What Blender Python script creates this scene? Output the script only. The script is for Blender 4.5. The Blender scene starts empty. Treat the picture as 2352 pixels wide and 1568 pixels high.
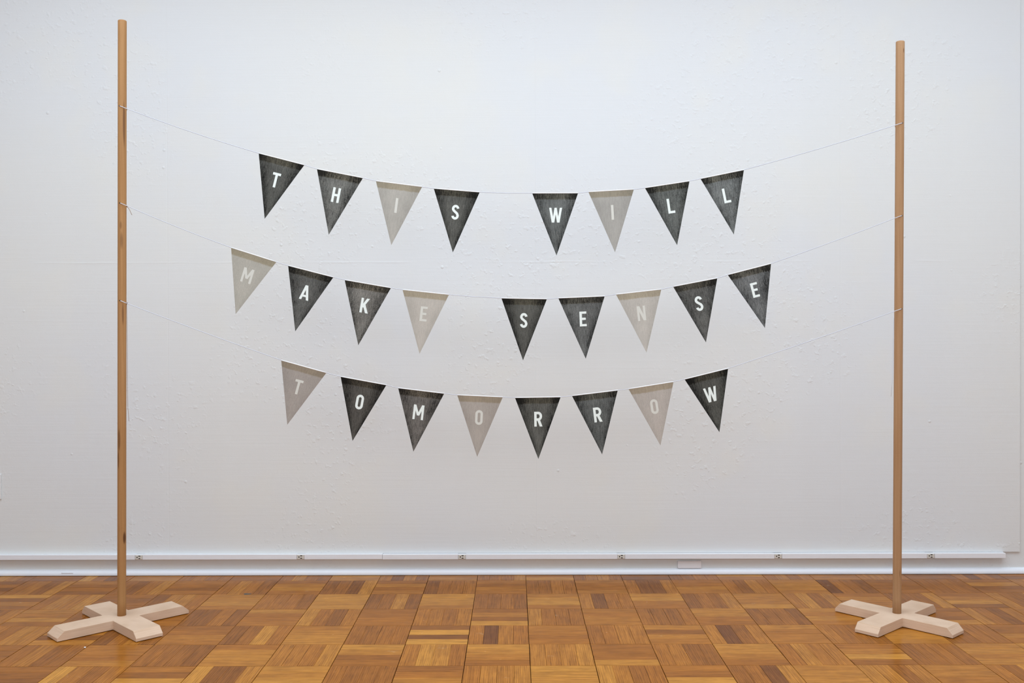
import bpy, bmesh, math, random
from mathutils import Vector, Matrix

random.seed(7)
scene = bpy.context.scene
COL = scene.collection
PI = math.pi

# ---------------------------------------------------------------- camera
cam_data = bpy.data.cameras.new('camera')
cam_data.sensor_width = 36.0
cam_data.lens = 2182.9 / 2352 * 36.0
cam_data.clip_start = 0.05
cam_data.clip_end = 60
cam = bpy.data.objects.new('camera', cam_data)
COL.objects.link(cam)
pitch, yaw, roll = -0.00605, -0.00193, -0.00259
fw = Vector((math.sin(yaw) * math.cos(pitch), math.cos(yaw) * math.cos(pitch), math.sin(pitch)))
r0 = Vector((math.cos(yaw), -math.sin(yaw), 0))
u0 = r0.cross(fw)
rt = r0 * math.cos(roll) + u0 * math.sin(roll)
up = u0 * math.cos(roll) - r0 * math.sin(roll)
cam.matrix_world = Matrix(((rt.x, up.x, -fw.x, 0.0), (rt.y, up.y, -fw.y, 0.0),
                           (rt.z, up.z, -fw.z, 1.14625), (0, 0, 0, 1)))
scene.camera = cam

# ---------------------------------------------------------------- world, lights, exposure
world = bpy.data.worlds.new('world')
scene.world = world
world.use_nodes = True
world.node_tree.nodes['Background'].inputs[0].default_value = (0.9, 0.95, 1.0, 1)
world.node_tree.nodes['Background'].inputs[1].default_value = 0.3


def area(name, loc, rot, sx, sy, power, color):
    d = bpy.data.lights.new(name, 'AREA')
    d.shape = 'RECTANGLE'
    d.size, d.size_y = sx, sy
    d.energy = power
    d.color = color
    o = bpy.data.objects.new(name, d)
    COL.objects.link(o)
    o.location = loc
    o.rotation_euler = rot
    return o


# daylight through the ceiling laylight, and an added fill light behind the camera
area('laylight', (0.1, 2.2, 3.36), (0, 0, 0), 5.8, 3.0, 147, (0.745, 0.878, 1.0))
area('rear_fill', (0.0, -2.2, 1.9), (PI / 2, 0, 0), 5.5, 2.2, 66, (0.88, 0.95, 1.0))

scene.view_settings.view_transform = 'Standard'
scene.view_settings.look = 'None'
scene.view_settings.exposure = 0.21
scene.view_settings.gamma = 1.0
scene.view_settings.use_curve_mapping = False


# ---------------------------------------------------------------- helpers
def lin(r, g, b):
    f = lambda c: (c / 255 / 12.92) if c / 255 <= 0.04045 else ((c / 255 + 0.055) / 1.055) ** 2.4
    return (f(r), f(g), f(b), 1.0)


class NT:
    """small node-tree builder"""

    def __init__(self, name):
        self.mat = bpy.data.materials.new(name)
        self.mat.use_nodes = True
        self.t = self.mat.node_tree
        self.b = self.t.nodes['Principled BSDF']

    def n(self, kind, **kw):
        nd = self.t.nodes.new(kind)
        for k, v in kw.items():
            if k.startswith('i_'):
                key = k[2:]
                nd.inputs[int(key) if key.isdigit() else key.replace('_', ' ')].default_value = v
            else:
                setattr(nd, k, v)
        return nd

    def l(self, a, b):
        self.t.links.new(a, b)

    def val(self, x, sock):
        if isinstance(x, (int, float)):
            sock.default_value = x
        else:
            self.l(x, sock)

    def math(self, op, a, b=0.0, c=None, clamp=False):
        nd = self.n('ShaderNodeMath', operation=op, use_clamp=clamp)
        self.val(a, nd.inputs[0])
        self.val(b, nd.inputs[1])
        if c is not None:
            self.val(c, nd.inputs[2])
        return nd.outputs[0]

    def mapping(self, vec, scale=(1, 1, 1), loc=(0, 0, 0)):
        nd = self.n('ShaderNodeMapping')
        self.l(vec, nd.inputs[0])
        nd.inputs['Scale'].default_value = scale
        if isinstance(loc, tuple):
            nd.inputs['Location'].default_value = loc
        else:
            self.l(loc, nd.inputs['Location'])
        return nd.outputs[0]

    def noise(self, vec, scale, detail=2, rough=0.5, dist=0.0):
        nd = self.n('ShaderNodeTexNoise')
        self.l(vec, nd.inputs['Vector'])
        nd.inputs['Scale'].default_value = scale
        nd.inputs['Detail'].default_value = detail
        nd.inputs['Roughness'].default_value = rough
        nd.inputs['Distortion'].default_value = dist
        return nd.outputs['Fac']

    def ramp(self, fac, stops):
        nd = self.n('ShaderNodeValToRGB')
        e = nd.color_ramp.elements
        while len(e) < len(stops):
            e.new(0.5)
        for el, (p, c) in zip(e, stops):
            el.position = p
            el.color = c if len(c) == 4 else (*c, 1)
        self.val(fac, nd.inputs[0])
        return nd.outputs[0]

    def mix(self, fac, a, b, mode='MIX'):
        nd = self.n('ShaderNodeMix', data_type='RGBA', blend_type=mode)
        self.val(fac, nd.inputs[0])
        for x, s in ((a, nd.inputs[6]), (b, nd.inputs[7])):
            if isinstance(x, tuple):
                s.default_value = x
            else:
                self.l(x, s)
        return nd.outputs[2]

    def smooth(self, x, lo, hi):
        nd = self.n('ShaderNodeMapRange', interpolation_type='SMOOTHSTEP')
        self.val(x, nd.inputs[0])
        nd.inputs[1].default_value = lo
        nd.inputs[2].default_value = hi
        return nd.outputs[0]

    def coord(self, which='Object'):
        return self.n('ShaderNodeTexCoord').outputs[which]

    def xyz(self, vec):
        nd = self.n('ShaderNodeSeparateXYZ')
        self.l(vec, nd.inputs[0])
        return nd.outputs

    def bump(self, h, strength=0.3, dist=0.002, normal=None):
        nd = self.n('ShaderNodeBump')
        nd.inputs['Strength'].default_value = strength
        nd.inputs['Distance'].default_value = dist
        self.l(h, nd.inputs['Height'])
        if normal is not None:
            self.l(normal, nd.inputs['Normal'])
        return nd.outputs[0]

    def set(self, color=None, rough=None, spec=None, normal=None):
        if color is not None:
            if isinstance(color, tuple):
                self.b.inputs['Base Color'].default_value = color
            else:
                self.l(color, self.b.inputs['Base Color'])
        if rough is not None:
            self.val(rough, self.b.inputs['Roughness'])
        if spec is not None:
            self.b.inputs['Specular IOR Level'].default_value = spec
        if normal is not None:
            self.l(normal, self.b.inputs['Normal'])
        return self.mat


def link(name, me, mat, parent=None):
    o = bpy.data.objects.new(name, me)
    COL.objects.link(o)
    if mat is not None and len(me.materials) == 0:
        me.materials.append(mat)
    if parent is not None:
        o.parent = parent
    return o


def from_bm(name, bm, mat, parent=None, smooth=False):
    me = bpy.data.meshes.new(name)
    bmesh.ops.recalc_face_normals(bm, faces=bm.faces)
    bm.to_mesh(me)
    bm.free()
    if smooth:
        for p in me.polygons:
            p.use_smooth = True
    return link(name, me, mat, parent)


def box(bm, x0, x1, y0, y1, z0, z1):
    vs = [bm.verts.new((x, y, z)) for z in (z0, z1) for y in (y0, y1) for x in (x0, x1)]
    for f in ((0, 1, 3, 2), (4, 5, 7, 6), (0, 1, 5, 4), (2, 3, 7, 6), (0, 2, 6, 4), (1, 3, 7, 5)):
        bm.faces.new([vs[i] for i in f])


def boxobj(name, dims, mat, parent=None, bevel=0.0, seg=2):
    bm = bmesh.new()
    box(bm, *dims)
    bmesh.ops.recalc_face_normals(bm, faces=bm.faces)
    if bevel:
        bmesh.ops.bevel(bm, geom=list(bm.edges), offset=bevel, segments=seg, affect='EDGES', profile=0.5)
    return from_bm(name, bm, mat, parent)


def prism(bm, pts, depth, axis):
    """extrude a 3-D polygon along axis*depth"""
    a = [bm.verts.new(p) for p in pts]
    b = [bm.verts.new(Vector(p) + Vector(axis) * depth) for p in pts]
    bm.faces.new(a)
    bm.faces.new(b[::-1])
    for i in range(len(a)):
        j = (i + 1) % len(a)
        bm.faces.new((a[i], b[i], b[j], a[j]))


def tube(bm, pts, rad, seg=8):
    """swept tube through pts; rad number or list"""
    pts = [Vector(p) for p in pts]
    n = len(pts)
    rings = []
    ref = None
    for i, p in enumerate(pts):
        t = (pts[min(i + 1, n - 1)] - pts[max(i - 1, 0)]).normalized()
        if ref is None:
            ref = Vector((0, 1, 0)) if abs(t.y) < 0.9 else Vector((1, 0, 0))
        s = t.cross(ref).normalized()
        ref = s.cross(t).normalized()
        r = rad[i] if isinstance(rad, (list, tuple)) else rad
        rings.append([bm.verts.new(p + (s * math.cos(2 * PI * k / seg) + ref * math.sin(2 * PI * k / seg)) * r)
                      for k in range(seg)])
    for a, b in zip(rings, rings[1:]):
        for k in range(seg):
            bm.faces.new((a[k], a[(k + 1) % seg], b[(k + 1) % seg], b[k]))
    bm.faces.new(rings[0][::-1])
    bm.faces.new(rings[-1])


def empty(name, loc, label, cat, group=None):
    o = bpy.data.objects.new(name, None)
    o.empty_display_size = 0.05
    COL.objects.link(o)
    o.location = loc
    return tag(o, label, cat, group)


def tag(o, label, cat, group=None):
    o['label'] = label
    o['category'] = cat
    if group:
        o['group'] = group
    return o


def struct(o):
    o['kind'] = 'structure'
    return o


# ---------------------------------------------------------------- materials
def wall_material(name, seams):
    m = NT(name)
    co = m.coord()
    x, y, z = m.xyz(co)
    broad = m.noise(co, 0.9, 0)
    patch = m.noise(co, 3.2, 2, 0.6)
    stretched = m.mapping(co, (4, 4, 210))
    brush = m.noise(stretched, 1.0, 1, 0.6)
    brush2 = m.noise(m.mapping(co, (1.5, 1.5, 70), (3, 0, 1)), 1.0, 1, 0.5)
    lumps = m.smooth(m.noise(co, 34, 2, 0.6), 0.54, 0.80)
    fine = m.noise(co, 300, 0, 0.6)
    area_mask = m.smooth(m.noise(co, 1.7, 0), 0.42, 0.62)
    vor = m.n('ShaderNodeTexVoronoi', i_Scale=9.0)
    m.l(co, vor.inputs['Vector'])
    pick = m.n('ShaderNodeSeparateColor')
    m.l(vor.outputs['Color'], pick.inputs[0])
    dots = m.math('MULTIPLY', m.math('SUBTRACT', 1.0, m.smooth(vor.outputs['Distance'], 0.02, 0.085)),
                  m.math('GREATER_THAN', pick.outputs[0], 0.80))
    h = m.math('MULTIPLY', brush, 0.09)
    h = m.math('ADD', h, m.math('MULTIPLY', brush2, 0.11))
    h = m.math('ADD', h, m.math('MULTIPLY', m.math('MULTIPLY', lumps, area_mask), 0.6))
    h = m.math('ADD', h, m.math('MULTIPLY', fine, 0.05))
    h = m.math('ADD', h, m.math('MULTIPLY', patch, 0.45))
    h = m.math('ADD', h, m.math('MULTIPLY', dots, 0.8))
    if seams:
        for sx in (-1.6587, 0.1035, 1.5637):
            d = m.math('ABSOLUTE', m.math('SUBTRACT', x, sx))
            h = m.math('SUBTRACT', h, m.math('MULTIPLY', m.math('SUBTRACT', 1.0, m.smooth(d, 0.0005, 0.003)), 0.13))
        wob = m.math('MULTIPLY', m.noise(m.mapping(co, (3, 3, 3)), 1.0, 1), 0.014)
        d = m.math('ABSOLUTE', m.math('SUBTRACT', z, m.math('ADD', wob, 1.493)))
        ridge = m.math('MULTIPLY', m.math('SUBTRACT', 1.0, m.smooth(d, 0.001, 0.007)),
                       m.smooth(m.noise(m.mapping(co, (2.6, 2.6, 14)), 1.0, 1), 0.46, 0.64))
        h = m.math('ADD', h, m.math('MULTIPLY', ridge, 0.24))
    col = m.mix(m.smooth(broad, 0.35, 0.65), lin(228, 229, 227), lin(226, 228, 229))
    col = m.mix(m.math('MULTIPLY', m.smooth(patch, 0.50, 0.70), 0.35), col, lin(231, 230, 223))
    nrm = m.bump(h, 0.85, 0.0026)
    return m.set(col, 0.62, 0.25, nrm)


WALL = wall_material('wall_paint', True)
PAINT = wall_material('trim_paint', False)


def plain(name, c, rough=0.5, spec=0.3):
    return NT(name).set(lin(*c), rough, spec)


CEIL = plain('ceiling_paint', (236, 238, 240), 0.8, 0.1)


def raceway_material():
    m = NT('raceway_paint')
    co = m.coord()
    h = m.math('ADD', m.noise(m.mapping(co, (8, 40, 60)), 1.0, 3), m.math('MULTIPLY', m.noise(co, 60, 2), 0.5))
    return m.set(lin(238, 238, 241), 0.42, 0.4, m.bump(h, 0.35, 0.002))


RACE = raceway_material()
TRIM = plain('trim_gloss', (243, 247, 254), 0.38, 0.5)
BEIGE = plain('receptacle_plastic', (216, 210, 200), 0.4, 0.4)
DARK = plain('slot_dark', (34, 26, 20), 0.6, 0.2)


def parquet_material(name, per_object):
    m = NT(name)
    if per_object:
        info = m.n('ShaderNodeObjectInfo')
        sep = m.n('ShaderNodeSeparateColor')
        m.l(info.outputs['Color'], sep.inputs[0])
        tone, seed = sep.outputs[0], sep.outputs[1]
        co = m.coord()
    else:
        at = m.n('ShaderNodeAttribute', attribute_name='plank')
        sep = m.n('ShaderNodeSeparateColor')
        m.l(at.outputs['Color'], sep.inputs[0])
        tone, seed = sep.outputs[0], sep.outputs[1]
        co = m.n('ShaderNodeUVMap', uv_map='along').outputs[0]
    off = m.n('ShaderNodeCombineXYZ')
    m.l(m.math('MULTIPLY', seed, 37.0), off.inputs[0])
    m.l(m.math('MULTIPLY', seed, 91.0), off.inputs[1])
    m.l(m.math('MULTIPLY', seed, 53.0), off.inputs[2])
    add = m.n('ShaderNodeVectorMath', operation='ADD')
    m.l(co, add.inputs[0])
    m.l(off.outputs[0], add.inputs[1])
    v = add.outputs[0]
    grain = m.noise(m.mapping(v, (7, 130, 60)), 1.0, 4, 0.62, 0.35)
    pores = m.noise(m.mapping(v, (22, 620, 200)), 1.0, 2, 0.6)
    wav = m.n('ShaderNodeTexWave', wave_type='BANDS', bands_direction='Y')
    m.l(m.mapping(v, (1.2, 16, 8)), wav.inputs['Vector'])
    wav.inputs['Scale'].default_value = 2.6
    wav.inputs['Distortion'].default_value = 7.0
    wav.inputs['Detail'].default_value = 2.0
    wav.inputs['Detail Scale'].default_value = 0.9
    blot = m.noise(v, 14, 3, 0.55)
    base = m.ramp(tone, [(0.0, lin(110, 63, 27)), (0.5, lin(161, 98, 33)), (1.0, lin(201, 140, 56))])
    g = m.math('ADD', m.math('MULTIPLY', m.math('SUBTRACT', grain, 0.5), 1.25),
               m.math('MULTIPLY', m.math('SUBTRACT', wav.outputs['Fac'], 0.5), 0.22))
    g = m.math('ADD', g, m.math('MULTIPLY', m.math('SUBTRACT', blot, 0.5), 0.5))
    g = m.math('SUBTRACT', g, m.math('MULTIPLY', m.smooth(pores, 0.56, 0.72), 0.26))
    mul = m.math('ADD', 1.0, g)
    comb = m.n('ShaderNodeCombineColor')
    m.l(mul, comb.inputs[0])
    m.l(m.math('POWER', mul, 1.12), comb.inputs[1])
    m.l(m.math('POWER', mul, 1.35), comb.inputs[2])
    col = m.mix(1.0, base, comb.outputs[0], 'MULTIPLY')
    scuff = m.smooth(m.noise(v, 9, 5, 0.7), 0.66, 0.78)
    col = m.mix(m.math('MULTIPLY', scuff, 0.28), col, lin(214, 186, 146))
    rough = m.math('ADD', 0.17, m.math('MULTIPLY', blot, 0.14))
    nrm = m.bump(m.math('ADD', grain, m.math('MULTIPLY', pores, 0.4)), 0.10, 0.0008)
    return m.set(col, rough, 0.065, nrm)


PLANK = parquet_material('parquet_oak', True)
PLANKS = parquet_material('parquet_oak_field', False)
SUBFLOOR = plain('subfloor_tar', (52, 34, 20), 0.8, 0.1)


def pine_material(name, c0, c1, marks=(), gs=(150, 150, 3.2)):
    """pale wood; grain runs along local z, marks = dark stains (x, z, sx, sz, depth)"""
    m = NT(name)
    co = m.coord()
    x, y, z = m.xyz(co)
    g = m.noise(m.mapping(co, gs), 1.0, 3, 0.6, 0.3)
    speck = m.noise(co, 700, 2, 0.6)
    blot = m.noise(m.mapping(co, (6, 6, 2.2)), 1.0, 3)
    f = m.math('ADD', m.math('MULTIPLY', g, 0.5), m.math('ADD', m.math('MULTIPLY', speck, 0.22), m.math('MULTIPLY', blot, 0.35)))
    col = m.mix(m.smooth(f, 0.32, 0.76), c0, c1)
    for (mx, mz, sx, sz, k) in marks:
        dx = m.math('DIVIDE', m.math('SUBTRACT', x, mx), sx)
        dz = m.math('DIVIDE', m.math('SUBTRACT', z, mz), sz)
        d = m.math('ADD', m.math('MULTIPLY', dx, dx), m.math('MULTIPLY', dz, dz))
        d = m.math('ADD', d, m.math('MULTIPLY', m.math('SUBTRACT', g, 0.5), 1.6))
        front = m.math('LESS_THAN', y, 0.0)
        w = m.math('MULTIPLY', m.math('MULTIPLY', m.math('SUBTRACT', 1.0, m.smooth(d, 0.1, 1.0)), k), front)
        col = m.mix(w, col, lin(92, 56, 32))
    return m.set(col, 0.55, 0.25, m.bump(f, 0.15, 0.0006))


BASE_WOOD = pine_material('sanded_poplar', lin(204, 171, 142), lin(225, 196, 170), (), (9, 9, 420))


def flag_material(name, tone, light, tint, seed):
    """printed paper: rubbed ink with vertical streaks, denser band where the hem doubles the paper"""
    m = NT(name)
    co = m.coord()
    x, y, z = m.xyz(co)
    v = m.mapping(co, (1, 1, 1), (seed * 3.1, seed * 1.7, seed * 0.9))
    streak = m.noise(m.mapping(v, (330, 1, 42)), 1.0, 3, 0.65)
    speck = m.noise(v, 300, 2, 0.7)
    cloud = m.noise(v, 11, 3, 0.5)
    wob = m.math('MULTIPLY', m.math('SUBTRACT', m.noise(v, 60, 2), 0.5), 0.006)
    band = m.math('SUBTRACT', 1.0, m.smooth(m.math('ADD', m.math('MULTIPLY', z, -1.0), wob), 0.021, 0.0275))
    # ink was rubbed thinner towards the middle of the sheet
    half = m.math('MULTIPLY', m.math('ADD', z, 0.243), 0.091 / 0.243)
    edge = m.math('DIVIDE', m.math('ABSOLUTE', x), m.math('MAXIMUM', half, 0.012))
    edge = m.smooth(edge, 0.25, 1.05)
    if light:
        k = 1.0
        amp_s, amp_p, amp_c, amp_b, amp_e = 0.20, 0.16, 0.16, 0.22, 0.10
    else:
        k = 1.0
        amp_s, amp_p, amp_c, amp_b, amp_e = 1.5, 1.2, 1.0, 0.8, (1.3 if sum(tone) < 205 else 0.85)
    f = m.math('ADD', 0.97 if light else (1.85 if sum(tone) < 205 else 1.6), m.math('MULTIPLY', m.math('SUBTRACT', streak, 0.5), amp_s * 2))
    f = m.math('ADD', f, m.math('MULTIPLY', m.math('SUBTRACT', speck, 0.5), amp_p * 2))
    f = m.math('ADD', f, m.math('MULTIPLY', m.math('SUBTRACT', cloud, 0.5), amp_c * 2))
    f = m.math('SUBTRACT', f, m.math('MULTIPLY', band, amp_b))
    f = m.math('SUBTRACT', f, m.math('MULTIPLY', edge, amp_e))
    f = m.math('MAXIMUM', f, 0.12)
    comb = m.n('ShaderNodeCombineColor')
    for i in range(3):
        m.l(f, comb.inputs[i])
    bandcol = (1.0, 0.92, 0.76, 1) if light else (1.1, 1.0, 0.82, 1)
    base = m.mix(band, lin(*tone), tuple(a * b for a, b in zip(lin(*tone), bandcol)))
    col = m.mix(1.0, base, comb.outputs[0], 'MULTIPLY')
    return m.set(col, 0.75, 0.15)


FOLD = plain('paper_fold', (244, 246, 248), 0.6, 0.2)
STRING = plain('cotton_string', (206, 210, 220), 0.7, 0.1)
TAILM = plain('string_tail_worn', (150, 116, 86), 0.8, 0.1)
LET_W = plain('letter_paper_white', (236, 243, 238), 0.7, 0.15)
LET_L = plain('letter_paper_cream', (214, 213, 204), 0.7, 0.15)
PAD = plain('felt_pad', (40, 30, 24), 0.9, 0.05)

# ---------------------------------------------------------------- room shell
XW, YB, YR, ZC = 4.4, 4.565, -2.6, 3.4
struct(boxobj('wall_back', (-XW, XW, YB, YB + 0.12, -0.03, ZC), PAINT))
fp = struct(boxobj('wall_front', (-XW + 0.02, 2.4245, 4.555, YB, 0.104, ZC - 0.01), WALL, None, 0.0012, 2))
fp['label'] = 'white painted false wall panel hung in front of the plaster wall'
struct(boxobj('wall_left', (-XW - 0.12, -XW, YR - 0.12, YB + 0.12, -0.03, ZC), CEIL))
struct(boxobj('wall_right', (XW, XW + 0.12, YR - 0.12, YB + 0.12, -0.03, ZC), CEIL))
struct(boxobj('wall_rear', (-XW, XW, YR - 0.12, YR, -0.03, ZC), CEIL))
struct(boxobj('ceiling', (-XW - 0.12, XW + 0.12, YR - 0.12, YB + 0.12, ZC, ZC + 0.12), CEIL))

# shoe moulding along the foot of the wall
bm = bmesh.new()
prof = [(YB, 0.0018), (4.546, 0.0018), (4.5455, 0.007)]
for k in range(1, 7):
    a = k / 6 * PI / 2
    prof.append((4.5455 + 0.0190 * (1 - math.cos(a)), 0.007 + 0.020 * math.sin(a)))
prof.append((YB, 0.0272))
prism(bm, [(-XW, y, z) for y, z in prof], 2 * XW, (1, 0, 0))
bb = struct(from_bm('baseboard_back', bm, TRIM))
chip = boxobj('paint_chip', (-2.1723, -2.1159, 4.5440, 4.5520, 0.0135, 0.0175), TRIM, bb, 0.0006, 1)

# ---------------------------------------------------------------- parquet floor
floor = struct(boxobj('floor', (-XW, XW, YR, YB, -0.03, -0.0095), SUBFLOOR))
colx = {-7: -1.5822, -6: -1.341, -5: -1.1064, -4: -0.8714, -3: -0.6385, -2: -0.4069, -1: -0.1755, 0: 0.0541,
        1: 0.2811, 2: 0.5076, 3: 0.7348, 4: 0.9625, 5: 1.1839, 6: 1.408, 7: 1.6281, 8: 1.8574, 9: 2.0837}
i = -7
while colx[i] > -XW:
    colx[i - 1] = colx[i] - 0.2345
    i -= 1
i = 9
while colx[i] < XW:
    colx[i + 1] = colx[i] + 0.2262
    i += 1
rowy = {-2: 4.685, -1: 4.4490, 0: 4.2175, 1: 3.9850, 2: 3.7570, 3: 3.5275, 4: 3.2975}
j = 4
while rowy[j] > YR:
    rowy[j + 1] = rowy[j] - 0.2308
    j += 1

# tones of the single fingers as they lie (far to near, or left to right)
TONE = {
    (-3, -1): (-.2, .2, -.1, .1), (-4, -1): (-.4, -.4, -.7, .4), (-2, -1): (-.6, -.2, -.2, 0), (-1, -1): (0, -.3, .1, 0),
    (-2, 0): (.5, .5, .4, .2), (-3, 0): (-.4, -.2, .3, -.4), (-1, 0): (-.3, -.3, -.1, -.4), (-3, 1): (-.1, -.1, 0, 0),
    (-2, 1): (.1, .1, -.1, .1), (-1, 1): (-.3, .2, -.3, .6), (-3, 2): (-.2, -.3, -.1, -.2), (-2, 2): (-.5, .7, -.7, .8),
    (-1, 2): (0, -.9, .1, 0), (-3, 3): (.6, .3, -.3, -.1), (-2, 3): (.1, .6, .5, 0), (-1, 3): (.5, .4, .1, -.2),
    (-3, 4): (-.1, -.4, -.3, -.2), (-2, 4): (-.3, 0, .3, .8), (-1, 4): (0, .2, .1, .3), (0, -1): (-.2, -.3, .1, -.1),
    (1, -1): (.1, 0, -.1, .2), (2, -1): (0, -.6, -.7, .1), (0, 0): (.2, .5, .5, .1), (1, 0): (.1, -.6, -.1, 0),
    (2, 0): (.5, .5, 0, 0), (0, 1): (.3, 0, -.2, -.1), (1, 1): (0, .1, .2, .1), (2, 1): (-.2, -.3, -.3, -.1),
    (0, 2): (.1, .1, -.1, .1), (1, 2): (-.3, .1, .1, .1), (2, 2): (.3, -.3, .2, .1), (0, 3): (.3, .2, .3, .4),
    (1, 3): (-.2, -.2, -.1, .5), (2, 3): (0, .1, -.4, -.3), (0, 4): (.6, .5, .4, -.1), (1, 4): (.5, .2, -.2, -.2),
    (2, 4): (0, -.2, .6, .5), (3, -1): (0, 0, .2, .1), (4, -1): (.1, -.4, .2, 0), (5, -1): (.2, .3, .3, .2),
    (6, -1): (-.9, 0, -.2, -.6), (3, 0): (-.5, 0, -.2, .2), (4, 0): (.3, .2, .2, .5), (5, 0): (.1, .5, -.3, .2),
    (6, 0): (0, .3, .1, .1), (3, 1): (.2, .3, .1, -.1), (4, 1): (-.5, -.4, -.2, -.5), (5, 1): (.3, .1, .3, .1),
    (3, 2): (.2, -.9, -.4, .2), (4, 2): (.3, .1, .1, .1), (5, 2): (0, -.2, -.2, -.3), (3, 3): (.6, .4, .2, -.2),
    (4, 3): (0, .2, .1, .1), (5, 3): (-.1, .2, .6, -.4), (3, 4): (-.4, -.1, -.8, .4), (4, 4): (.3, .2, .3, .3),
    (5, 4): (.4, .2, -.3, .1), (6, 3): (-.4, -.2, -.1, -.2), (6, 4): (.3, .3, .1, .2), (7, 3): (.2, .3, .1, .3),
    (8, 0): (0, .1, .5, -.4), (7, -1): (-.3, -.2, -.3, -.1), (8, -1): (-.2, -.3, -.1, -.3), (9, -1): (-.2, .4, -.5, -.2),
    (-5, -1): (-.1, .2, .3, .1), (-6, -1): (0, .1, 0, -.3), (-7, -1): (0, 0, -.4, 0), (-5, 0): (0, 0, 0, -.3),
    (-6, 0): (.3, .4, .4, 0), (-4, 0): (.5, .5, .4, .5), (-7, 0): (-.5, .2, .2, 0), (-6, 1): (-.5, -.4, 0, -.5),
    (-5, 1): (.4, -.1, 0, 0), (-4, 1): (.4, .1, -.5, .1), (-6, 2): (-.3, 0, .2, .1), (-5, 2): (-.5, -.2, .6, 0),
    (-4, 2): (.1, .3, .4, .4), (-6, 3): (-.1, -.1, -.3, -.5), (-5, 3): (-.1, .3, .4, .3), (-4, 3): (.1, .2, .1, .3),
    (-6, 4): (0, -.4, .7, -.3), (-5, 4): (.7, -.5, -.5, .3), (-4, 4): (.5, .3, .5, .7), (-7, 3): (.1, .1, 0, .2),
    (-7, 4): (.8, .1, -.2, 0), (-8, 4): (-.2, -.3, -.5, 0), (-8, 3): (-.2, .2, -.5, -.2), (-7, -2): (0, 0, 0, 0),
}
PL, PW, PH, BV = 0.2290, 0.0570, 0.0090, 0.0004


def plank_mesh():
    bm = bmesh.new()
    box(bm, -PL / 2, PL / 2, -PW / 2, PW / 2, -PH, 0)
    top = [e for e in bm.edges if all(abs(v.co.z) < 1e-6 for v in e.verts)]
    bmesh.ops.bevel(bm, geom=top, offset=BV, segments=1, affect='EDGES', profile=0.5)
    bmesh.ops.recalc_face_normals(bm, faces=bm.faces)
    me = bpy.data.meshes.new('plank')
    bm.to_mesh(me)
    bm.free()
    me.materials.append(PLANK)
    return me


pieces = []   # (cx, cy, len, wid, along_x, tone, dz)
rnd = random.Random(11)
for i in sorted(colx)[:-1]:
    for j in sorted(rowy)[:-1]:
        x0, x1 = colx[i], colx[i + 1]
        y1, y0 = rowy[j], rowy[j + 1]
        tones = TONE.get((i, j))
        bias = rnd.gauss(0, 0.12)
        gx = 0.0011 if rnd.random() < 0.7 else 0.0006
        xa, xb = x0 + gx, x1 - gx
        ya, yb = y0 + 0.0008, y1 - 0.0008
        horiz = (i + j) % 2 == 0
        cuts = [0.0]
        for k in range(1, 4):
            cuts.append(k / 4 + rnd.gauss(0, 0.006))
        cuts.append(1.0)
        for k in range(4):
            t = tones[k] if tones else max(-0.9, min(0.8, rnd.gauss(-0.02, 0.30) + bias))
            t += rnd.gauss(0, 0.05)
            g = rnd.uniform(0.0001, 0.00045)
            if horiz:      # k counts from the far side
                a = yb - (yb - ya) * cuts[k] - g
                b = yb - (yb - ya) * cuts[k + 1] + g
                rx0, rx1, ry0, ry1 = xa, xb, b, a
            else:
                rx0, rx1, ry0, ry1 = xa + (xb - xa) * cuts[k] + g, xa + (xb - xa) * cuts[k + 1] - g, ya, yb
            # trimmed at the room's edge
            rx0, rx1 = max(rx0, -XW + 0.002), min(rx1, XW - 0.002)
            ry0, ry1 = max(ry0, YR + 0.002), min(ry1, 4.5465)
            if rx1 - rx0 < 0.004 or ry1 - ry0 < 0.004:
                continue
            dz = rnd.uniform(-0.00035, 0.0)
            pieces.append((rx0, rx1, ry0, ry1, horiz, 0.5 + 0.5 * t, rnd.random(), dz))


def in_view(p):
    cx, cy = (p[0] + p[1]) / 2, (p[2] + p[3]) / 2
    return cy > 3.02 and abs(cx) < cy * 0.5385 + 0.03


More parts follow.
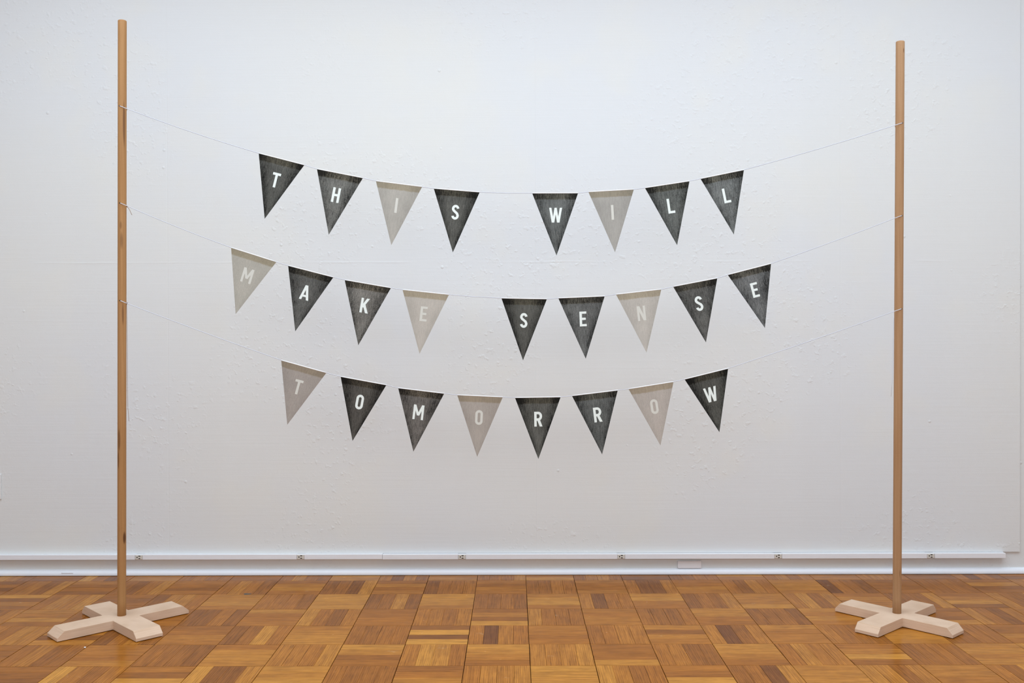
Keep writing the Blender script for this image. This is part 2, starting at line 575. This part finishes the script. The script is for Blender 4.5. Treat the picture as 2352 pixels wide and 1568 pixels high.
vis = sorted([p for p in pieces if in_view(p)], key=lambda p: -((p[1] - p[0]) * (p[3] - p[2])) / (((p[2] + p[3]) / 2) ** 3))
near = set(map(id, vis[:300]))
pme = plank_mesh()
for p in vis[:300]:
    rx0, rx1, ry0, ry1, horiz, t, seed, dz = p
    o = bpy.data.objects.new('plank', pme)
    COL.objects.link(o)
    o.parent = floor
    o.location = ((rx0 + rx1) / 2, (ry0 + ry1) / 2, dz)
    if horiz:
        o.scale = ((rx1 - rx0) / PL, (ry1 - ry0) / PW, 1)
    else:
        o.scale = ((ry1 - ry0) / PL, (rx1 - rx0) / PW, 1)
        o.rotation_euler = (0, 0, PI / 2)
    o.color = (max(0, min(1, t)), seed, 0, 1)
verts, faces, cols, uvs = [], [], [], []
for p in pieces:
    if id(p) in near:
        continue
    rx0, rx1, ry0, ry1, horiz, t, seed, dz = p
    n = len(verts)
    e = BV
    verts += [(rx0, ry0, -PH), (rx1, ry0, -PH), (rx1, ry1, -PH), (rx0, ry1, -PH),
              (rx0, ry0, dz - e), (rx1, ry0, dz - e), (rx1, ry1, dz - e), (rx0, ry1, dz - e),
              (rx0 + e, ry0 + e, dz), (rx1 - e, ry0 + e, dz), (rx1 - e, ry1 - e, dz), (rx0 + e, ry1 - e, dz)]
    fs = [(n + 8, n + 9, n + 10, n + 11)]
    for k in range(4):
        q = (k + 1) % 4
        fs.append((n + k, n + q, n + 4 + q, n + 4 + k))
        fs.append((n + 4 + k, n + 4 + q, n + 8 + q, n + 8 + k))
    faces += fs
    for f in fs:
        for vi in f:
            vx, vy, vz = verts[vi]
            cols.append((max(0, min(1, t)), seed, 0, 1))
            uvs.append((vx, vy) if horiz else (vy, vx))
me = bpy.data.meshes.new('plank_field')
me.from_pydata(verts, [], faces)
ca = me.color_attributes.new('plank', 'FLOAT_COLOR', 'CORNER')
uv = me.uv_layers.new(name='along')
flat = [c for q in cols for c in q]
ca.data.foreach_set('color', flat)
uv.data.foreach_set('uv', [c for q in uvs for c in q])
pf = link('plank_field', me, PLANKS, floor)
pf['kind'] = 'stuff'

# small grey filled chip in the seam and a white crumb on the boards
GREYF = plain('grey_filler', (78, 84, 86), 0.7, 0.2)
bm = bmesh.new()
pts = []
for k in range(14):
    a = 2 * PI * k / 14
    rr = 1 + 0.18 * math.sin(3 * a + 1)
    pts.append((-1.190 + 0.017 * rr * math.cos(a), 4.222 + 0.009 * rr * math.sin(a), -0.0005))
prism(bm, pts, 0.0009, (0, 0, 1))
from_bm('seam_filler', bm, GREYF, floor)
bm = bmesh.new()
bmesh.ops.create_icosphere(bm, subdivisions=2, radius=1.0)
rn = random.Random(3)
for v in bm.verts:
    v.co *= 0.8 + 0.4 * rn.random()
    v.co = Vector((v.co.x * 0.0038, v.co.y * 0.0030, max(v.co.z, -0.6) * 0.0022))
crumb = from_bm('paint_crumb', bm, plain('crumb_white', (240, 240, 236), 0.8, 0.1))
crumb.location = (-1.5853, 3.4962, 0.0012)
tag(crumb, 'tiny white paint crumb on the floor in front of the left stand', 'crumb')

# ---------------------------------------------------------------- raceway with receptacles
RZ0, RZ1, RYF, RYB = 0.0800, 0.1035, 4.5290, 4.5648
race = empty('power_raceway', (-1.0, RYB, RZ0), 'white painted power raceway with six receptacles along the foot of the wall', 'raceway')
bpy.context.view_layer.update()


def rel(o, parent):
    """keep world placement under an unrotated parent"""
    o.parent = parent
    o.location = o.location - parent.location
    return o


OX = [-1.7946, -1.0211, -0.2503, 0.5097, 1.2589, 1.9868]
OW = 0.0185
# covers: two runs that meet at x=-0.63, the left one a little higher; open windows for the receptacles
runs = [(-XW + 0.03, -0.6304, 0.0012), (-0.6296, 2.3433, 0.0)]


def cover(x0, x1, dz, name):
    holes = [ox for ox in OX if x0 < ox < x1]
    xs = [x0]
    for ox in holes:
        xs += [ox - OW, ox + OW]
    xs.append(x1)
    bm = bmesh.new()
    z0, z1 = RZ0 + dz, RZ1 + dz
    lip = 0.0022
    for k in range(0, len(xs) - 1):
        a, b = xs[k], xs[k + 1]
        if k % 2 == 0:
            box(bm, a, b, RYF, RYB, z0, z1)
        else:          # dipped section carrying the receptacle
            box(bm, a, b, RYF + 0.004, RYB, z0, z1 - 0.0008)
    bmesh.ops.remove_doubles(bm, verts=bm.verts, dist=1e-6)
    o = from_bm(name, bm, RACE)
    b = o.modifiers.new('bevel', 'BEVEL')
    b.width = 0.0012
    b.segments = 2
    return rel(o, race)


for x0, x1, dz in runs:
    cover(x0, x1, dz, 'cover_channel')
for k, ox in enumerate(OX):
    dz = 0.0012 if ox < -0.63 else 0.0
    zc = (RZ0 + RZ1) / 2 + dz - 0.0004
    bm = bmesh.new()
    box(bm, ox - OW + 0.0012, ox + OW - 0.0012, RYF + 0.0014, RYF + 0.006, zc - 0.0102, zc + 0.0098)
    bmesh.ops.recalc_face_normals(bm, faces=bm.faces)
    bmesh.ops.bevel(bm, geom=list(bm.edges), offset=0.0012, segments=2, affect='EDGES', profile=0.5)
    rc = rel(from_bm('receptacle', bm, BEIGE), race)
    rc['label'] = 'beige grounded receptacle set sideways in the white raceway'
    yf = RYF + 0.0009
    bm = bmesh.new()
    pts = [(ox - 0.0078 + 0.0029 * math.cos(2 * PI * q / 12), yf, zc + 0.0029 * math.sin(2 * PI * q / 12)) for q in range(12)]
    prism(bm, pts, 0.0012, (0, 1, 0))
    hole = from_bm('ground_hole', bm, DARK)
    hole.parent = rc
    for s, w in ((1, 0.0048), (-1, 0.0040)):
        bm = bmesh.new()
        box(bm, ox + 0.003 - w, ox + 0.003 + w, yf, yf + 0.0012, zc + s * 0.0058 - 0.0019, zc + s * 0.0058 + 0.0019)
        sl = from_bm('slot', bm, DARK)
        sl.parent = rc

# blank box under the raceway
cp = boxobj('junction_box', (0.7840, 0.8969, 4.5530, YB - 0.0003, 0.0290, 0.0640), RACE, None, 0.0015, 2)
tag(cp, 'flat white blank junction box on the wall just below the raceway', 'junction box')
# wall plate cut by the left edge of the picture
wp = boxobj('wall_plate', (-2.545, -2.461, 4.5485, 4.5548, 0.368, 0.4895), PAINT, None, 0.002, 2)
tag(wp, 'white painted blank wall plate low on the wall, left of the left stand', 'wall plate')

# ---------------------------------------------------------------- the two stands
MARKS_L = [(0.0115, 1.95, 0.0045, 0.10, 0.65), (0.004, 1.49, 0.006, 0.045, 0.45), (-0.004, 0.70, 0.007, 0.05, 0.6),
           (0.009, 1.20, 0.004, 0.05, 0.6), (0.0135, 0.31, 0.004, 0.03, 0.9), (-0.008, 0.62, 0.004, 0.04, 0.6),
           (0.002, 1.55, 0.006, 0.02, 0.4)]
MARKS_R = [(0.008, 2.235, 0.003, 0.014, 0.8), (0.004, 0.16, 0.002, 0.02, 0.5)]
LEAN = 0.0145 / 2.363      # the left dowel leans a little to the right
MARKS_L = [(a + LEAN * b, b, c, d, e) for a, b, c, d, e in MARKS_L]
MARKS_R = [(a + 0.0134 / 2.274 * b, b, c, d, e) for a, b, c, d, e in MARKS_R]
POLE_L = pine_material('dowel_tan', lin(160, 115, 69), lin(183, 138, 90), MARKS_L)
POLE_R = pine_material('dowel_pale', lin(162, 122, 84), lin(182, 143, 106), MARKS_R)


def cross_base(theta, L1, L2, w1, w2, t, ct, cb, gap):
    """cross of two lapped bars with chamfered upper ends; one closed mesh"""
    bm = bmesh.new()
    e1 = Vector((math.cos(theta), math.sin(theta), 0))
    e2 = Vector((-math.sin(theta), math.cos(theta), 0))

    def P(a, b, z):
        return (e1 * a + e2 * b + Vector((0, 0, z)))

    # outline, counter-clockwise, at each end two points; (a, b) for floor, chamfer and top levels
    def ring(d1, d2, z):
        return [P(d1, -w1, z), P(d1, w1, z), P(w2, w1, z), P(w2, d2, z), P(-w2, d2, z), P(-w2, w1, z),
                P(-d1, w1, z), P(-d1, -w1, z), P(-w2, -w1, z), P(-w2, -d2, z), P(w2, -d2, z), P(w2, -w1, z)]
    rings = [ring(L1, L2, gap), ring(L1, L2, cb), ring(L1 - ct, L2 - ct, t)]
    vr = [[bm.verts.new(p) for p in r] for r in rings]
    for a, b in zip(vr, vr[1:]):
        for k in range(12):
            bm.faces.new((a[k], a[(k + 1) % 12], b[(k + 1) % 12], b[k]))
    for r, fl in ((vr[0], True), (vr[2], False)):
        for q in ((2, 5, 8, 11), (11, 0, 1, 2), (2, 3, 4, 5), (5, 6, 7, 8), (8, 9, 10, 11)):
            f = [r[k] for k in q]
            bm.faces.new(f[::-1] if fl else f)
    bmesh.ops.recalc_face_normals(bm, faces=bm.faces)
    edges = [e for e in bm.edges if e.calc_face_angle(0) > 0.3]
    bmesh.ops.bevel(bm, geom=edges, offset=0.0008, segments=1, affect='EDGES', profile=0.5)
    return bm


def stand(loc, theta, dims, foot, top, rad, wood, holes, label):
    st = empty('wooden_stand', loc, label, 'stand', 'dowel stands with cross bases')
    L1, L2, w1, w2, t, ct, cb = dims
    gap = 0.0022
    from_bm('cross_base', cross_base(theta, L1, L2, w1, w2, t, ct, cb, gap), BASE_WOOD, st)
    for a, b in ((1, 0), (-1, 0), (0, 1), (0, -1)):
        bm = bmesh.new()
        c = Vector((math.cos(theta), math.sin(theta), 0)) * a * (L1 - 0.05) + Vector((-math.sin(theta), math.cos(theta), 0)) * b * (L2 - 0.05)
        pts = [(c.x + 0.018 * math.cos(2 * PI * k / 16), c.y + 0.018 * math.sin(2 * PI * k / 16), 0.0) for k in range(16)]
        prism(bm, pts, gap, (0, 0, 1))
        from_bm('foot_pad', bm, PAD, st)
    # dowel: slightly leaning, with a rounded-over top
    a, b = Vector(foot) - Vector(loc), Vector(top) - Vector(loc)
    n = 40
    pts = [a.lerp(b, k / n) for k in range(n + 1)]
    rr = [rad] * (n + 1)
    d = (b - a).normalized()
    pts[-1] = b - d * 0.004
    for k in range(1, 5):
        an = k / 4 * PI / 2
        pts.append(b - d * 0.004 + d * 0.004 * math.sin(an))
        rr.append(rad - 0.004 * (1 - math.cos(an)))
    org = a
    bm = bmesh.new()
    tube(bm, [p - org for p in pts], rr, 24)
    pole = from_bm('pole', bm, wood, st, True)
    pole.location = org
    for p in pole.data.polygons:
        if len(p.vertices) > 4:
            p.use_smooth = False
    for (hx, hz) in holes:
        f = (hz - foot[2]) / (top[2] - foot[2])
        cx = foot[0] + (top[0] - foot[0]) * f
        cy = foot[1] + (top[1] - foot[1]) * f
        dx = hx - cx
        dy = -math.sqrt(max(rad * rad - dx * dx, 1e-8))
        nrm = Vector((dx, dy, 0)).normalized()
        tan = Vector((-nrm.y, nrm.x, 0))
        bm = bmesh.new()
        c = Vector((cx, cy, hz)) + nrm * (rad - 0.0012) - Vector(loc) - org
        prism(bm, [c + tan * 0.0027 * math.cos(2 * PI * k / 14) + Vector((0, 0, 0.0027 * math.sin(2 * PI * k / 14))) for k in range(14)],
              0.0016, nrm)
        from_bm('string_hole', bm, DARK, pole)
    return st


HL = [(-1.5570, 2.0587), (-1.5570, 1.6752), (-1.5585, 1.2895)]
HR = [(1.5410, 1.9846), (1.5395, 1.6178), (1.5380, 1.2489)]
RAD = 0.0167
stand((-1.5685, 3.7763, 0), 0.7856, (0.2609, 0.2630, 0.0513, 0.0519, 0.0373, 0.0269, 0.0139),
      (-1.5650, 3.7765, 0.0373), (-1.5505, 3.776, 2.4007), RAD, POLE_L, HL,
      'tall tan dowel stand on a cross base, the left and darker of the two')
stand((1.5251, 3.7878, 0), -0.8390, (0.2411, 0.2452, 0.0481, 0.0471, 0.0374, 0.0215, 0.0137),
      (1.5256, 3.7878, 0.0374), (1.5390, 3.788, 2.3118), RAD, POLE_R, HR,
      'paler, slightly shorter dowel stand on a cross base, at the right')

# ---------------------------------------------------------------- letters
W_ = 0.165   # stroke width, letter height 1


def stroke(pts, w=W_, closed=False):
    """ribbon polygons of constant width along a polyline (mitred); returns quads"""
    P = [Vector((x, y)) for x, y in pts]
    n = len(P)
    Lf, Rt = [], []
    for k in range(n):
        if closed:
            a, b, c = P[k - 1], P[k], P[(k + 1) % n]
        else:
            a, b, c = P[max(k - 1, 0)], P[k], P[min(k + 1, n - 1)]
        d1 = (b - a).normalized() if (b - a).length > 1e-9 else (c - b).normalized()
        d2 = (c - b).normalized() if (c - b).length > 1e-9 else d1
        n1, n2 = Vector((-d1.y, d1.x)), Vector((-d2.y, d2.x))
        m = (n1 + n2).normalized()
        s = (w / 2) / max(0.3, m.dot(n1))
        Lf.append(b + m * s)
        Rt.append(b - m * s)
    out = []
    for k in range(n if closed else n - 1):
        q = (k + 1) % n
        out.append([Lf[k], Lf[q], Rt[q], Rt[k]])
    return out


def arc(cx, cy, r, a0, a1, n=8, ry=None):
    ry = r if ry is None else ry
    return [(cx + r * math.cos(math.radians(a0 + (a1 - a0) * k / n)), cy + ry * math.sin(math.radians(a0 + (a1 - a0) * k / n)))
            for k in range(n + 1)]


def slab(x0, y0, x1, y1, w=W_):
    """slanted stem with horizontal ends"""
    h = w / 2 * 1.06
    return [Vector((x0 - h, y0)), Vector((x0 + h, y0)), Vector((x1 + h, y1)), Vector((x1 - h, y1))]


def rect(x0, y0, x1, y1):
    return [Vector((x0, y0)), Vector((x1, y0)), Vector((x1, y1)), Vector((x0, y1))]


def letter_polys(ch):
    w = W_
    h = w / 2
    if ch == 'I':
        return [rect(-h, 0, h, 1)]
    if ch == 'T':
        return [rect(-h, 0, h, 1 - w), rect(-0.275, 1 - w, 0.275, 1)]
    if ch == 'H':
        return [rect(-0.265, 0, -0.265 + w, 1), rect(0.265 - w, 0, 0.265, 1), rect(-0.265 + w, 0.42, 0.265 - w, 0.42 + w * 0.95)]
    if ch == 'L':
        return [rect(-0.22, 0, -0.22 + w, 1), rect(-0.22 + w, 0, 0.25, w * 0.95)]
    if ch == 'E':
        return [rect(-0.23, 0, -0.23 + w, 1), rect(-0.23 + w, 0, 0.24, w * 0.92), rect(-0.23 + w, 1 - w * 0.92, 0.24, 1),
                rect(-0.23 + w, 0.43, 0.19, 0.43 + w * 0.92)]
    if ch == 'N':
        return [rect(-0.28, 0, -0.28 + w * 0.9, 1), rect(0.28 - w * 0.9, 0, 0.28, 1), slab(-0.28 + w * 0.55, 1, 0.28 - w * 0.55, 0, w * 1.05)]
    if ch == 'M':
        return [rect(-0.36, 0, -0.36 + w * 0.92, 1), rect(0.36 - w * 0.92, 0, 0.36, 1), slab(-0.36 + w * 0.5, 1, 0, 0.28, w * 0.95),
                slab(0.36 - w * 0.5, 1, 0, 0.28, w * 0.95)]
    if ch == 'W':
        return [slab(-0.36, 1, -0.185, 0, w * 0.9), slab(0.36, 1, 0.185, 0, w * 0.9), slab(0, 1, -0.165, 0, w * 0.85), slab(0, 1, 0.165, 0, w * 0.85)]
    if ch == 'A':
        return [slab(-0.245, 0, -0.01, 1, w * 0.95), slab(0.245, 0, 0.01, 1, w * 0.95), rect(-0.17, 0.20, 0.17, 0.20 + w * 0.85)]
    if ch == 'K':
        return [rect(-0.27, 0, -0.27 + w, 1), slab(-0.15, 0.36, 0.20, 1, w * 1.1), slab(0.215, 0, -0.03, 0.56, w * 1.1)]
    if ch == 'O':
        r = 0.175
        pts = arc(0, 1 - h - r, r, 0, 180, 10) + arc(0, h + r, r, 180, 360, 10)
        return stroke(pts, w, True)
    if ch == 'R':
        r = 0.185
        top, mid = 1 - h, 0.475
        rr = (top - mid) / 2
        bowl = [(-0.15, top), (0.02, top)] + arc(0.02, (top + mid) / 2, rr * 0.80, 90, -90, 10, rr) + [(-0.15, mid)]
        return [rect(-0.255, 0, -0.255 + w, 1)] + stroke(bowl, w) + [slab(0.205, 0, 0.03, 0.46, w * 1.08)]
    if ch == 'S':
        r = 0.168
        t, b = 1 - h - 0.19, h + 0.19
        pts = arc(0, t, r, 8, 90, 6, 0.19) + arc(0, t, r, 100, 190, 6, 0.19)
        pts += [(-0.115, 0.61), (0.0, 0.515), (0.115, 0.42)]
        pts += arc(0, b, r, 10, -80, 6, 0.19) + arc(0, b, r, -90, -172, 6, 0.19)
        return stroke(pts, w)
    return []


# ---------------------------------------------------------------- pennants: top-left, top-right and tip of every sheet (x, z)
PY = 3.7640          # the strings' vertical plane
ROWS = [
    ('top', [
        ('T', -1.0073, 1.8704, -0.8276, 1.8236, -0.9850, 1.6115, (64, 64, 60), 0),
        ('H', -0.7770, 1.8076, -0.5960, 1.7715, -0.7316, 1.5474, (84, 84, 80), 0),
        ('I', -0.5438, 1.7594, -0.3617, 1.7360, -0.4840, 1.5060, (176, 172, 163), 1),
        ('S', -0.3149, 1.7291, -0.1340, 1.7140, -0.2405, 1.4764, (66, 66, 62), 0),
        ('W', 0.0744, 1.7093, 0.2553, 1.7092, 0.1697, 1.4629, (80, 82, 80), 0),
        ('I', 0.2969, 1.7138, 0.4758, 1.7232, 0.4013, 1.4753, (168, 165, 158), 1),
        ('L', 0.5206, 1.7290, 0.6959, 1.7554, 0.6468, 1.5024, (74, 76, 73), 0),
        ('L', 0.7402, 1.7647, 0.9111, 1.7990, 0.8713, 1.5441, (84, 86, 84), 0)]),
    ('middle', [
        ('M', -1.1183, 1.4977, -0.9401, 1.4406, -1.1016, 1.2350, (180, 176, 165), 1),
        ('A', -0.8926, 1.4258, -0.7143, 1.3794, -0.8658, 1.1658, (72, 72, 69), 0),
        ('K', -0.6688, 1.3686, -0.4865, 1.3364, -0.6162, 1.1100, (96, 94, 89), 0),
        ('E', -0.4398, 1.3291, -0.2568, 1.3092, -0.3736, 1.0757, (190, 184, 174), 1),
        ('S', -0.0484, 1.2947, 0.1311, 1.2907, 0.0361, 1.0486, (63, 63, 59), 0),
        ('E', 0.1768, 1.2941, 0.3596, 1.3014, 0.2844, 1.0544, (80, 81, 79), 0),
        ('N', 0.4053, 1.3082, 0.5837, 1.3278, 0.5253, 1.0783, (190, 185, 176), 1),
        ('S', 0.6314, 1.3385, 0.8053, 1.3715, 0.7603, 1.1180, (72, 72, 69), 0),
        ('E', 0.8476, 1.3846, 1.0180, 1.4283, 0.9937, 1.1744, (84, 85, 84), 0)]),
    ('bottom', [
        ('T', -0.9216, 1.0512, -0.7436, 1.0011, -0.8988, 0.7960, (168, 160, 152), 1),
        ('O', -0.6862, 0.9859, -0.5058, 0.9522, -0.6403, 0.7311, (60, 58, 54), 0),
        ('M', -0.4583, 0.9401, -0.2767, 0.9179, -0.3992, 0.6880, (84, 81, 77), 0),
        ('O', -0.2244, 0.9118, -0.0448, 0.9030, -0.1465, 0.6672, (172, 164, 155), 1),
        ('R', 0.0042, 0.9005, 0.1845, 0.9028, 0.0959, 0.6578, (68, 68, 64), 0),
        ('R', 0.2301, 0.9074, 0.4105, 0.9288, 0.3486, 0.6755, (76, 78, 76), 0),
        ('O', 0.4541, 0.9339, 0.6316, 0.9620, 0.5797, 0.7103, (184, 176, 167), 1),
        ('W', 0.6760, 0.9718, 0.8476, 1.0141, 0.8132, 0.7625, (60, 60, 56), 0)]),
]
TH = 0.0005
WHERE = {
    ('top', 0): 'leftmost on the top string', ('top', 1): 'second on the top string',
    ('top', 2): 'third from left on the top string', ('top', 3): 'on the top string before its gap',
    ('top', 4): 'on the top string after its gap', ('top', 5): 'third from right on the top string',
    ('top', 6): 'next to last on the top string', ('top', 7): 'rightmost on the top string',
    ('middle', 0): 'leftmost on the middle string', ('middle', 1): 'second on the middle string',
    ('middle', 2): 'third on the middle string', ('middle', 3): 'on the middle string before its gap',
    ('middle', 4): 'on the middle string just after its gap', ('middle', 5): 'on the middle string between S and N',
    ('middle', 6): 'third from right on the middle string', ('middle', 7): 'next to last on the middle string',
    ('middle', 8): 'rightmost on the middle string',
    ('bottom', 0): 'leftmost on the bottom string', ('bottom', 1): 'second on the bottom string',
    ('bottom', 2): 'third on the bottom string', ('bottom', 3): 'fourth on the bottom string',
    ('bottom', 4): 'lowest hanging, fifth on the bottom string', ('bottom', 5): 'third from right on the bottom string',
    ('bottom', 6): 'next to last on the bottom string', ('bottom', 7): 'rightmost on the bottom string'}


def pennant(row, k, spec):
    ch, ax, az, bx, bz, tx, tz, tone, light = spec
    A, B, T = Vector((ax, az)), Vector((bx, bz)), Vector((tx, tz))
    mid = (A + B) / 2
    wid = (B - A).length
    ex = (B - A) / wid
    ez = Vector((-ex.y, ex.x))
    tip = Vector(((T - mid).dot(ex), (T - mid).dot(ez)))
    shade = 'light grey' if light else ('near-black' if sum(tone) < 200 else ('mid grey' if sum(tone) > 270 else 'dark grey'))
    ob = empty('pennant', (mid.x, PY, mid.y),
               '%s paper pennant with %s letter %s, %s' % (shade, 'pale' if light else 'white', ch, WHERE[(row, k)]),
               'pennant', 'lettered pennants on the %s string' % row)
    ob.rotation_euler = (0, -math.atan2(ex.y, ex.x), 0)
    sd = (hash_(row, k))
    mat = flag_material('pennant_print', tone, light, None, sd)
    h = wid / 2
    # printed front sheet
    bm = bmesh.new()
    prism(bm, [(-h, -0.0012, -0.0006), (h, -0.0012, -0.0006), (tip.x, -0.0012, tip.y)], TH, (0, 1, 0))
    from_bm('panel', bm, mat, ob)
    # flap folded to the back
    bm = bmesh.new()
    fl = 0.024
    s = fl / -tip.y
    prism(bm, [(-h, 0.0010, -0.0006), (h, 0.0010, -0.0006), (h + (tip.x - h) * s, 0.0010, -fl), (-h + (tip.x + h) * s, 0.0010, -fl)],
          TH, (0, 1, 0))
    from_bm('back_flap', bm, FOLD, ob)
    # rolled fold that carries the string; its white paper edge shows above the print
    bm = bmesh.new()
    tube(bm, [(-h, 0, 0.0006), (-h / 2, 0, 0.0006), (h / 2, 0, 0.0006), (h + 0.001, 0, 0.0006)], 0.0019, 10)
    from_bm('top_fold', bm, FOLD, ob, True)
    # letter
    lh = 0.0585
    cz = tip.y * 0.352
    cx = tip.x * 0.352
    bm = bmesh.new()
    for q, poly in enumerate(letter_polys(ch)):
        prism(bm, [(cx + p.x * lh, -0.0014 - 0.00003 * (q % 5), cz + (p.y - 0.5) * lh) for p in poly], 0.0002, (0, 1, 0))
    from_bm('letter', bm, LET_L if light else LET_W, ob)
    return ob


def hash_(row, k):
    return {'top': 1.3, 'middle': 4.1, 'bottom': 7.7}[row] + k * 0.61


for row, specs in ROWS:
    for k, spec in enumerate(specs):
        pennant(row, k, spec)

# ---------------------------------------------------------------- strings
NAMES = {'top': 'thin white string tied between the two stands, topmost of three',
         'middle': 'thin white string between the two stands, middle one of three',
         'bottom': 'thin white string between the two stands, lowest of three'}
for r, (row, specs) in enumerate(ROWS):
    hl, hr = HL[r], HR[r]
    off = 0.0006
    pts = [Vector((hl[0], 3.7763 - 0.0158, hl[1])), Vector((hl[0] + 0.006, 3.7763 - 0.0186, hl[1] - 0.0022))]
    first = Vector((specs[0][1], PY, specs[0][2] + off))
    s0 = Vector((hl[0] + 0.019, 3.7763 - 0.0186, hl[1] - 0.0075))
    sag = (0.0062, 0.0042, 0.0030)[r]
    for k in range(0, 13):
        t = k / 12
        p = s0.lerp(first, t)
        p.z -= 4 * sag * t * (1 - t)
        pts.append(p)
    for q, sp in enumerate(specs):
        ch, ax, az, bx, bz = sp[:5]
        if q:
            a0 = pts[-1]
            b0 = Vector((ax, PY, az + off))
            m = (a0 + b0) / 2
            m.z -= 0.0008 if (b0 - a0).length < 0.1 else 0.002
            pts += [m, b0]
        pts.append(Vector((bx, PY, bz + off)))
    e0 = pts[-1]
    e1 = Vector((hr[0] - 0.019, 3.7878 - 0.0186, hr[1] - 0.006))
    sag = (0.0045, 0.0032, 0.0030)[r]
    for k in range(1, 13):
        t = k / 12
        p = e0.lerp(e1, t)
        p.z -= 4 * sag * t * (1 - t)
        pts.append(p)
    pts += [Vector((hr[0] - 0.006, 3.7878 - 0.0186, hr[1] - 0.0018)), Vector((hr[0], 3.7878 - 0.0158, hr[1]))]
    root = empty('bunting_string', (hl[0], 3.7763, hl[1]), NAMES[row], 'string', 'strings between the stands')
    o3 = Vector(root.location)
    bm = bmesh.new()
    tube(bm, [p - o3 for p in pts], 0.0013, 8)
    from_bm('cord', bm, STRING, root, True)
    # knots behind the poles and the loose ends left hanging
    for side, (hx, hz), py in ((-1, hl, 3.7763), (1, hr, 3.7878)):
        px = hx + (0.0195 if side < 0 else -0.0195)
        bm = bmesh.new()
        c = Vector((px, py + 0.003, hz - 0.010)) - o3
        ring = [c + Vector((0.0008 * math.cos(a * 2.2), 0.004 * math.cos(a), 0.003 * math.sin(a))) for a in [k * PI / 6 for k in range(12)]]
        tube(bm, ring, 0.0012, 6)
        from_bm('knot', bm, TAILM, root, True)
    tails = []
    if row == 'middle':
        tails.append(([(-1.5375, 3.780, 1.6640), (-1.5300, 3.779, 1.6560), (-1.5245, 3.778, 1.6470), (-1.5195, 3.777, 1.6360), (-1.5160, 3.777, 1.6300)], 0.0009, TAILM))
    if row == 'bottom':
        tails.append(([(1.5195, 3.792, 1.2390), (1.5140, 3.791, 1.20), (1.5115, 3.790, 1.12), (1.5105, 3.790, 1.05), (1.5080, 3.790, 0.96), (1.5030, 3.790, 0.90)], 0.0006, STRING))
        tails.append(([(-1.5420, 3.784, 1.2760), (-1.5415, 3.786, 1.10), (-1.5412, 3.786, 0.95), (-1.5395, 3.785, 0.86), (-1.5370, 3.784, 0.835), (-1.5345, 3.783, 0.81)], 0.0007, TAILM))
    for tp, rad, mt in tails:
        bm = bmesh.new()
        tube(bm, [Vector(p) - o3 for p in tp], rad, 6)
        from_bm('loose_end', bm, mt, root, True)
